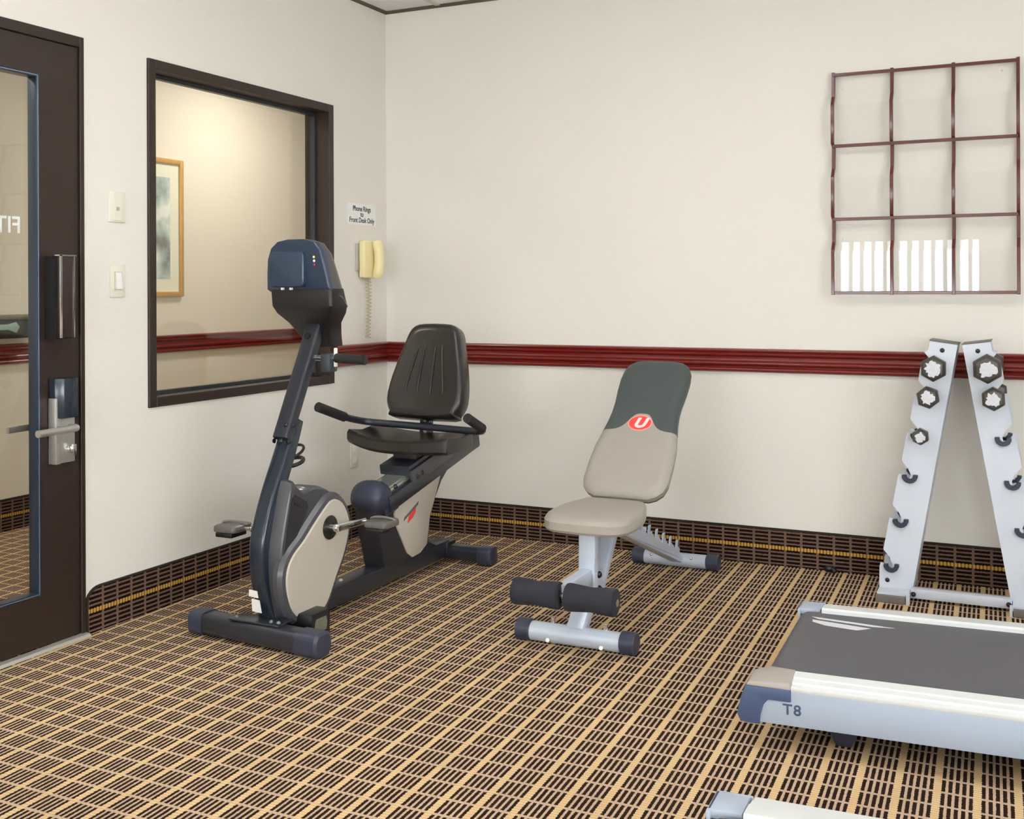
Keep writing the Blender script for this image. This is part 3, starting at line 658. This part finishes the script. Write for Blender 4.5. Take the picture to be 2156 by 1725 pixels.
for a0, a1 in ((-.085, -.058), (-.030, -.026), (.030, .026), (.085, .058)):
    b.sweep([o0+Vector((a0*1.05, 0, 0))+ub*.10+nb*.018, o0+Vector((a0, 0, 0))+ub*.14+nb*.0215, o0+Vector((a1, 0, 0))+ub*.29+nb*.0215, o0+Vector((a1, 0, 0))+ub*.32+nb*.018], {0: circ(.004, 8), 1: circ(.0055, 8), 2: circ(.005, 8), 3: circ(.002, 8)}, up=nb)
b.build('stitched_ribs', vinyl_m, bb)
b = MB().beam((.60, -.665, .455), (.60, -.640, .74), .058, .012, up=(0, 1, 0)); b.build('backrest_post', blackmetal_m, bk, bevel=.002)
for z in (.570, .615): MB().cyl((.60, -.668, z), (.60, -.662, z+.001), .008, 12).build('adjustment_hole', steel_m, bk)
# seat handlebar
hbp = rounded([(.305, -1.000, .690), (.330, -.830, .628), (.345, -.715, .602), (.900, -.700, .585), (.905, -.86, .655)], .05, 6)
hb2 = MB().tube(hbp, .0145, 14).build('seat_handlebar', blackmetal_m, bk)
g1 = MB().tube([(.303, -1.004, .6915), (.303, -1.000, .690), (.327, -.850, .635)], [.014, .020, .020], 16).build('foam_grip', grip_m, hb2)
g2 = MB().tube([(.9045, -.742, .605), (.908, -.872, .660)], .019, 16).build('foam_grip', grip_m, hb2)
# front handlebar
fh = MB().cyl((.60, -1.455, .920), (.74, -1.455, .920), .011).build('front_handlebar', chrome_m, bk)
MB().tube([(.705, -1.455, .920), (.705, -1.455, .920), (.822, -1.45, .915)][1:], .0165, 16).build('foam_grip', grip_m, fh)
MB().box((.655, -1.478, .872), (.695, -1.43, .935)).build('bar_clamp', mat('clamp_grey', srgb(50, 57, 64), .4), bk, bevel=.005)
MB().box((.700, -1.462, .89), (.708, -1.448, .955)).build('clamp_tab', white_m, bk, bevel=.002)
# console
fo = [(.453, 1.158), (.456, 1.21), (.462, 1.262), (.478, 1.298), (.508, 1.320), (.555, 1.328), (.625, 1.328), (.668, 1.318), (.692, 1.290), (.702, 1.250), (.713, 1.20), (.722, 1.158)]
def ring(sc_, yt, yb, zb, pts=fo):
    out = []
    for x, z in pts:
        t = (z-1.158)/.17; X = .588+(x-.588)*sc_; Z = zb+(1.330-zb)*t
        out.append((X, yb+(yt-yb)*t, Z))
    return out
b = MB().loft([ring(.93, -1.528, -1.512, 1.166), ring(.985, -1.522, -1.508, 1.158), ring(1.0, -1.512, -1.498, 1.155), ring(1.005, -1.505, -1.488, 1.150)])
cs = b.build('console', shell_m, bk)
MB().loft([ring(.99, -1.507, -1.490, 1.152), ring(1.02, -1.49, -1.44, 1.125), ring(1.025, -1.475, -1.412, 1.095), ring(.97, -1.470, -1.402, 1.10)]).build('display_shell', mat('grey_brown_shell', srgb(62, 60, 62), .35, coat=.2), cs)
MB().loft([[(.553+a, -1.514-.0*c, 1.228+c) for a, c in rrect(.150, .125, .016)], [(.553+a, -1.531, 1.228+c) for a, c in rrect(.146, .120, .016)], [(.553+a, -1.534, 1.228+c) for a, c in rrect(.138, .112, .014)]]).build('rear_cover', shell_m, cs)
for z, m_ in ((1.268, led_g), (1.255, white_m), (1.242, led_r)): MB().dome((.664, -1.5135-(z-1.158)*.10, z), (0, -1, 0), .0048, .002, 10).build('indicator', m_, cs)
for X in (.530, .566): MB().box((X-.004, -1.526, 1.156), (X+.004, -1.516, 1.164)).build('screw_cover', white_m, cs)
def rr(x0, x1, y0, y1, z, r_=.012): return [(.5*(x0+x1)+a, .5*(y0+y1)+c, z) for a, c in rrect(x1-x0, y1-y0, r_, 3)]
b = MB().loft([rr(.462, .722, -1.505, -1.425, 1.160), rr(.470, .724, -1.508, -1.405, 1.10), rr(.480, .712, -1.495, -1.395, 1.075), rr(.494, .672, -1.446, -1.365, 1.040), rr(.520, .652, -1.418, -1.335, .995), rr(.543, .645, -1.398, -1.318, .955)])
lab(b.build('console_neck', mat('dark_brown_plastic', srgb(28, 24, 24), .45, noise=.2, nscale=90), bk), 'matt dark brown plastic neck under the console')

# ------------------------------------------------------------------ weight bench
bn = thing('weight_bench', (1.54, -.8, 0), 'silver framed weight bench with taupe and slate back pad set upright', 'weight bench')
CX = 1.540
def foot(name, y, x0, x1, r_):
    f = MB().cyl((x0+.04, y, r_+.002), (x1-.04, y, r_+.002), r_, 24).build(name, benchsteel_m, bn)
    for a, c in ((x0, x0+.052), (x1-.052, x1)):
        MB().tube([(a, y, r_+.004), (a+.004, y, r_+.004), (c-.004, y, r_+.004), (c, y, r_+.004)] , [r_*.95, r_+.005, r_+.005, r_+.002], 24).build('end_cap', cap_m, f)
    return f
f1 = foot('front_foot', -1.325, 1.335, 1.748, .031)
for X, dz in ((1.455, .030), (1.640, .030)): MB().cyl((X, -1.315, .05), (X, -1.312, .080), .008).build('bolt', chrome_m, f1)
for X in (1.455, 1.640): MB().cyl((X, -1.345, .012), (X, -1.357, .018), .007).build('nut', chrome_m, f1)
f2 = foot('rear_foot', -.200, 1.345, 1.712, .029)
for X in (1.43, 1.60): MB().dome((X, -.222, .045), (0, -1, .5), .007, .008).build('nut', chrome_m, f2)
MB().sweep(rounded([(CX, -1.200, .352), (CX, -1.205, .155), (CX, -1.318, .045)], .01, 3), rrect(.060, .050, .006, 2), up=(0, 1, 0.1)).build('front_post', benchsteel_m, bn)
MB().sweep([(CX+.004, -1.165, .130), (CX+.004, -.985, .345)], rrect(.050, .040, .005, 2), up=(0, -1, .8)).build('diagonal_brace', benchsteel_m, bn)
b = MB().box((CX+.024, -1.235, .095), (CX+.031, -1.155, .215)); b.build('gusset_plate', benchsteel_m, bn, bevel=.002)
for z in (.205, .158): MB().dome((CX+.031, -1.195, z), (1, 0, 0), .012, .011).build('bolt', black_m, bn)
MB().box((CX-.08, -1.22, .345), (CX+.08, -.86, .357)).build('seat_bracket', benchsteel_m, bn, bevel=.002)
# ladder
def LP(t, dz=0, x=0): y = -.98+t*.79; return (CX+x, y, .322-t*.290+dz)
MB().sweep([LP(0), LP(1)], rrect(.048, .038, .004, 2), up=(0, .3, 1)).build('rear_beam', benchsteel_m, bn)
for sx in (-.026, .026):
    pts = [(-.90, .300)]
    for i in range(7):
        t = .17+.11*i; y, z = -.98+t*.79, .322-t*.290
        pts += [(y, z+.018), (y+.012, z+.054), (y+.030, z+.054), (y+.022, z+.030), (y+.050, z+.014)]
    pts += [(-.28, .06), (-.90, .275)]
    MB().prism(pts, 'x', CX+sx-.003, CX+sx+.003).build('ladder_plate', benchsteel_m, bn, smooth=False)
MB().beam((CX, -.78, .46), (CX, -.72, .262), .030, .020, up=(0, 1, 0)).cyl((CX-.035, -.72, .262), (CX+.035, -.72, .262), .008).build('support_strut', benchsteel_m, bn)
# roller
MB().sweep([(CX, -1.205, .205), (CX-.008, -1.420, .195)], rrect(.040, .050, .005, 2), up=(0, 0, 1)).build('roller_arm', benchsteel_m, bn)
MB().cyl((1.372, -1.428, .188), (1.722, -1.428, .188), .012).build('roller_bar', chrome_m, bn)
for a, c in ((1.372, 1.532), (1.553, 1.719)):
    MB().tube([(a+(c-a)*t, -1.428, .188) for t in (0, .015, .06, .5, .94, .985, 1)], [.030, .042, .044, .038, .044, .042, .030], 28).build('foam_roller', foam_m, bn)
# seat pad
so = [(-.145, -.02), (-.160, -.10), (-.158, -.17), (-.145, -.225), (-.11, -.262), (-.05, -.272), (.05, -.272), (.11, -.262), (.145, -.225), (.158, -.17), (.160, -.10), (.145, -.02), (.118, .058), (.09, .085), (-.09, .085), (-.118, .058)]
so = [(p.x, p.y) for p in catmull([(a, c, 0) for a, c in so], 3, True)]
rings = []
for z, k_ in ((.350, .88), (.352, .96), (.361, 1), (.386, 1), (.398, .955), (.404, .88), (.407, .75), (.409, .5), (.4095, .2)):
    rings.append([(CX-.008+a*k_, -1.0+(c+.1)*k_-.1, z+.03*(c+.1)*k_) for a, c in so])
MB().loft(rings).build('seat_pad', benchtan_m, bn)
# back pad
o0 = Vector((1.530, -.868, .402)); ub = Vector((0, .470, .458)).normalized(); nb = Vector((0, -ub.z, ub.y)); ux = Vector((1, 0, 0))
hw = [(0.0, .100), (.012, .128), (.035, .150), (.07, .160), (.15, .1605), (.22, .156), (.28, .146), (.34, .136), (.39, .131), (.44, .131), (.50, .136), (.56, .138), (.60, .134), (.63, .120), (.648, .095), (.655, .060)]
right = [(w_, s_) for s_, w_ in hw]; ol = right+[(-w_, s_) for w_, s_ in reversed(right)]
def div(a):   # height of the colour divide along the pad at half-width a
    return .287+.086/(1+(abs(a)/.069)**4)
# board + two vinyl covers, split along a curved seam
bd = MB().loft([[o0+ux*a+ub*c+nb*d_ for a, c in inset(ol, i_)] for d_, i_ in ((-.030, .010), (-.028, .003), (-.012, .002))]).build('back_board', mat('pad_backing', srgb(92, 86, 76), .6), bn)
def half(upper):
    b = MB(); NA = 40
    prof = ((-.018, 0.0, 0), (-.012, -.003, 0), (.004, -.003, 0), (.014, .004, 0), (.020, .016, 0), (.023, .034, 0))
    # outline of one half as (a, s) closed polygon
    def width_at(s_):
        for (s0, w0), (s1, w1) in zip(hw, hw[1:]):
            if s0 <= s_ <= s1: return w0+(w1-w0)*(s_-s0)/(s1-s0)
        return hw[-1][1]
    we = .1445
    seam = [(-we+2*we*i/NA) for i in range(NA+1)]
    if upper: side = [(w_, s_) for s_, w_ in hw if s_ > .285]
    else: side = [(w_, s_) for s_, w_ in hw if s_ < .285]
    rings = []
    for d_, i_, _ in prof:
        r = []
        if upper:
            ins = inset(ol, i_); 
            wz = we-i_*1.0
            r += [o0+ux*a_*(wz/we)+ub*div(a_)+nb*d_ for a_ in seam]
            R_ = [p for p, q in zip(inset(ol, i_), ol) if q[1] > .285]
            r += [o0+ux*a+ub*c+nb*d_ for a, c in R_]
        else:
            wz = we-i_
            r += [o0+ux*a_*(wz/we)+ub*div(a_)+nb*d_ for a_ in reversed(seam)]
            pts = inset(ol, i_); q = ol
            n = len(ol)//2
            L_ = [pts[i] for i in range(n, 2*n) if q[i][1] < .285]; R_ = [pts[i] for i in range(n) if q[i][1] < .285]
            r += [o0+ux*a+ub*c+nb*d_ for a, c in L_+R_]
        rings.append(r)
    return b.loft(rings)
p1 = lab(half(True).build('upper_back_pad', benchgrey_m, bn, wn=True), 'slate grey upper half of the back pad')
p2 = lab(half(False).build('lower_back_pad', benchtan_m, bn, wn=True), 'taupe lower half of the back pad with red emblem')
def disc(rx, rz, d0, d1, name, m_):
    c0 = o0+ub*.327+nb*.0
    return MB().loft([[c0+ux*(rx*math.cos(t)+.18*rz*math.sin(t)*0)+ub*rz*math.sin(t)+nb*d for t in [i/40*2*math.pi for i in range(40)]] for d in (d0, d1)]).build(name, m_, p2)
disc(.0475, .0365, .022, .0240, 'emblem_rim', pink_m); disc(.0435, .0325, .022, .0245, 'emblem_disc', red_m)
text('emblem_letter', 'U', .062, logow_m, p2, o0+ub*.325+nb*.0245, (1, 0, 0), ub, depth=.0006, shear=.25, xs=1.05, bold=.003)

# ------------------------------------------------------------------ dumbbell stand
ds = thing('dumbbell_stand', (2.634, -.22, 0), 'white A-frame dumbbell stand against the back wall behind the treadmill', 'dumbbell rack')
AX = 2.634
notch = [(.860, .020), (.755, .018), (.610, .016), (.455, .016), (.288, .016), (.118, .016)]
def edge_out(z): return .102+(.956-z)*(.285-.102)/.93    # half-width of the outer edge
def edge_in(z): return .008+(.944-z)*.1735
for s_, nm in ((-1, 'left'), (1, 'right')):
    outer = [(edge_out(.956), .958), (edge_out(.925), .925)]
    for z, r_ in notch:
        e_ = edge_out(z)
        outer += [(e_+.002, z+.058), (e_-.020, z+.030)]
        outer += [(e_-.024+.0*1-.016*math.cos(t)*1.0+.010, z+.006-.018*math.sin(t)) for t in [i/5*math.pi for i in range(6)]]
        outer += [(e_+.012, z+.008), (e_+.016, z-.006)]
    outer += [(edge_out(.03), .045), (edge_out(.03), .030)]
    poly = outer+[(edge_in(.03), .030), (edge_in(.944), .946)]
    # keep x monotone enough for a clean polygon
    for y0, y1, k in ((-.300, -.296, 0), (-.160, -.156, 1)):
        MB().prism([(AX+s_*x_, z) for x_, z in poly], 'y', y0, y1).build('leg_plate', rack_m, ds, smooth=False)
    MB().loft([[(AX+s_*edge_in(z), y, z) for y, z in ((-.298, .030), (-.158, .030), (-.158, .944), (-.298, .944))], [(AX+s_*(edge_in(z)+.003), y, z) for y, z in ((-.298, .030), (-.158, .030), (-.158, .944), (-.298, .944))]]).build('leg_web', rack_m, ds, smooth=False)
    # top cap
    MB().loft([[(AX+s_*.006, y, .946) for y in (-.301, -.155)]+[(AX+s_*.006, y, .950) for y in (-.155, -.301)], [(AX+s_*.104, y, .960) for y in (-.301, -.155)]+[(AX+s_*.104, y, .964) for y in (-.155, -.301)]]).build('top_cap', mat('cap_grey', srgb(96, 92, 88), .5), ds, smooth=False)
    for z in (.925, .062): MB().dome((AX+s_*(.060 if z > .5 else .255), -.300, z), (0, -1, 0), .0085, .006).build('bolt', black_m, ds)
    for i, (z, r_) in enumerate(notch):
        e_ = edge_out(z)-.030
        for y in (-.308, -.150):
            path = [(AX+s_*(e_-.020*math.cos(t)+.003), y, z+.004-.020*math.sin(t)) for t in [-.2+i_/8*(math.pi+.3) for i_ in range(9)]]
            MB().sweep(path, [(-.008, -.010), (.008, -.010), (.008, .010), (-.008, .010)], up=(0, 1, 0)).build('cradle', cradle_m, ds, bevel=.0015, seg=1)
    fx0, fx1 = (AX+s_*.285, AX+s_*.172)
    f_ = MB().box((min(fx0, fx1), -.372, .004), (max(fx0, fx1), -.03, .034)).build('foot', rack_m, ds, bevel=.003)
    MB().box((min(fx0, fx1)-.002, -.392, .0), (max(fx0, fx1)-.010, -.366, .026)).build('rubber_end', rackgrey_m, f_, bevel=.003)
    MB().box((AX+s_*.172-.008, -.392, .0), (AX+s_*.172+.004, -.366, .036)).build('end_lip', rack_m, f_)
    MB().dome((AX+s_*.160, -.335, .028), (0, -1, 0), .009, .010).build('bolt', black_m, f_)
MB().box((AX-.170, -.332, .012), (AX+.170, -.292, .046)).build('cross_bar', rack_m, ds, bevel=.002)
# dumbbells
def dumbbell(cx, cz, r_, rot, lb):
    L0, L1 = -.400, -.062; hl = .045+r_*.55
    d_ = thing('hex_dumbbell', (cx, -.23, cz), lb, 'dumbbell', 'hex dumbbells on the white stand')
    hexp = lambda k: [(cx+r_*k*math.cos(rot+i*math.pi/3), cz+r_*k*math.sin(rot+i*math.pi/3)) for i in range(6)]
    for a, c in ((L0, L0+hl), (L1, L1-hl)):
        h_ = MB().loft([[(x_, y_, z_) for x_, z_ in hexp(k)] for k, y_ in ((.78, a), (1.0, a+(c-a)*.22), (1.0, a+(c-a)*.8), (.8, c))]).build('hex_head', db_m, d_, bevel=.0015, seg=1, ang=20)
        if a == L0:
            pts = []
            for i in range(26):
                t = i/26*2*math.pi; k = .62+random.uniform(-.20, .08); pts.append((cx+r_*k*math.cos(t), cz+r_*k*math.sin(t)))
            lab(MB().prism(pts, 'y', a-.0015, a+.002).build('worn_face', mat('bare_chipped_metal', srgb(206, 206, 212), .7, noise=.22, nscale=160), h_, smooth=False), 'pale chipped bare metal face')
    MB().cyl((cx, L0+hl-.004, cz), (cx, L1-hl+.004, cz), .0125, 16).build('handle', chrome_m, d_)
for a in ((2.549, .862, .0475, math.pi/2, 'large hex dumbbell in the top cradle of the stand\'s left leg'),
          (2.530, .757, .0410, math.pi/2+.18, 'hex dumbbell in the second cradle of the left leg'),
          (2.504, .614, .0305, math.pi/2+.08, 'smallest hex dumbbell, third cradle of the left leg'),
          (2.728, .866, .0530, math.pi/2+.04, 'largest hex dumbbell in the top cradle of the stand\'s right leg'),
          (2.748, .760, .0425, math.pi/2+.06, 'hex dumbbell in the second cradle of the right leg')): dumbbell(*a)

# ------------------------------------------------------------------ treadmills
def treadmill(lb):
    X0, Y0, Y1 = 2.195, -1.865, -1.085      # rear end, near side, far side
    tm = thing('treadmill', (X0, -1.50, 0), lb, 'treadmill', 'treadmills along the right side')
    XE = X0+1.62
    # side panels
    for ys, ye, nm in ((Y0, Y0+.030, 1), (Y1-.030, Y1, 2)):
        xs0 = X0+.040 if nm == 1 else X0+.09
        o = MB().box((xs0, ys, .066), (XE, ye, .157)).build('side_panel', tread_panel_m, tm, bevel=.002)
    pr_ = lambda y0, y1, z0, z1: [(y0, .152), (y0-.004, .157), (y0-.004, .162), (y0+.006, .164), (y0+.026, .165), (y0+.028, z0), (y0+.058, z0+.003), (y0+.060, z0+.006), (y0+.090, z1), (y1-.006, z1+.001), (y1, z1-.004), (y1, .155)]
    p = pr_(Y0, Y0+.115, .170, .179); pn_ = [(Y0+(y-Y0)*.68, z) for y, z in p]
    MB().loft([[(X0+.130, y, z) for y, z in pn_], [(XE, y, z) for y, z in pn_]]).build('foot_rail', tread_rail_m, tm)
    p = [(2*((Y0+Y1)/2)-y, z) for y, z in p]
    MB().loft([[(X0+.112, y, z) for y, z in p], [(XE, y, z) for y, z in p]]).build('foot_rail', tread_rail_m, tm)
    # belt with rear roll
    arc = [(X0+.078-.034*math.sin(t), .131+.034*math.cos(t)) for t in [i/10*math.pi for i in range(11)]]
    pf = [(XE, .165)]+arc+[(XE, .097)]
    b = MB().prism(pf, 'y', Y0+.075, Y1-.110)
    bl_ = b.build('running_belt', belt_m, tm)
    sc1 = [(X0+.075, -1.300), (X0+.27, -1.345), (X0+.22, -1.372), (X0+.10, -1.345)]
    for q in ([(.090, -1.246), (.33, -1.280), (.27, -1.288), (.11, -1.264)], [(.096, -1.276), (.265, -1.308), (.23, -1.338), (.14, -1.323), (.10, -1.298)]):
        MB().prism([(X0+a, c) for a, c in q], 'z', .1652, .1658).build('scuff_mark', scuff_m, bl_, smooth=False)
    MB().box((X0+.09, Y0+.03, .070), (XE, Y1-.03, .095)).build('deck', black_m, tm)
    # near rear cap, two tone
    ZC = .176
    side = [(X0-.004, .082), (X0+.002, .068), (X0+.018, .062), (X0+.052, .062), (X0+.054, .085), (X0+.062, .112), (X0+.074, .126), (X0+.130, .126), (X0+.130, .158), (X0+.018, .156), (X0+.006, .125)]
    c1 = MB().prism(side, 'y', Y0-.006, Y0+.05).build('end_cap', tread_navy_m, tm, bevel=.003); lab(c1, 'navy blue side of the rear end cap')
    c2 = MB().loft([[(X0+.018, Y0-.006, .156), (X0+.131, Y0-.006, .156), (X0+.131, Y0+.080, .156), (X0+.060, Y0+.098, .156), (X0+.020, Y0+.080, .156)], [(X0+.024, Y0-.002, .166), (X0+.128, Y0-.002, .172), (X0+.131, Y0+.077, .183), (X0+.062, Y0+.094, .180), (X0+.026, Y0+.076, .172)]]).build('end_cap_top', tread_taupe_m, tm, bevel=.004); lab(c2, 'taupe top of the rear end cap')
    # far rear bracket left open without its cap
    b = MB().box((X0+.038, Y1-.090, .150), (X0+.105, Y1-.010, .168)).box((X0+.038, Y1-.10, .08), (X0+.046, Y1-.010, .168)).box((X0+.038, Y1-.012, .08), (X0+.110, Y1-.006, .168))
    b.build('end_bracket', tread_panel_m, tm, bevel=.002)
    MB().cyl((X0+.062, Y0+.05, .131), (X0+.062, Y1-.05, .131), .020).build('rear_roller', steel_m, tm)
    for yy in (Y0+.075, Y1-.13):
        MB().loft([[(X0+.190, yy, .076), (X0+.292, yy, .076), (X0+.292, yy+.07, .076), (X0+.190, yy+.07, .076)], [(X0+.226, yy+.01, .0), (X0+.262, yy+.01, .0), (X0+.262, yy+.06, .0), (X0+.226, yy+.06, .0)]]).build('support_foot', mat('navy_rubber', srgb(44, 46, 60), .6), tm, bevel=.003)
    MB().box((X0+1.45, Y0+.05, .0), (X0+1.53, Y1-.05, .05)).build('front_foot', black_m, tm)
    MB().loft([rr(X0+1.45, X0+1.95, Y0, Y1, .05, .05), rr(X0+1.45, X0+1.95, Y0, Y1, .20, .05), rr(X0+1.50, X0+1.90, Y0+.04, Y1-.04, .27, .05)]).build('motor_hood', tread_panel_m, tm)
    for yy in (Y0+.03, Y1-.03): MB().sweep([(X0+1.60, yy, .10), (X0+1.80, yy, 1.15)], rrect(.05, .05, .01, 2), up=(1, 0, 0)).build('upright', tread_rail_m, tm)
    MB().box((X0+1.72, Y0+.02, 1.12), (X0+1.88, Y1-.02, 1.30)).build('console', tread_navy_m, tm, bevel=.03, seg=3)
    text('side_lettering', 'T8', .0365, mat('navy_ink', srgb(62, 74, 104), .5), tm, (X0+.132, Y0-.0008, .106), (1, 0, 0), (0, 0, 1), depth=.0005, xs=1.05, bold=.0006, spacing=1.15)
    return tm
tm = treadmill('white and blue-grey treadmill lettered T8 in front of the dumbbell stand')
tm2 = copy_tree(tm); tm2.location = (2.195+.103, -1.50-1.405, 0)
tm2['label'] = 'treadmill nearest the camera, only its far white rail corner at the bottom edge'
for t_ in (tm, tm2): t_.rotation_euler = (0, -math.radians(.5), math.radians(2.0))
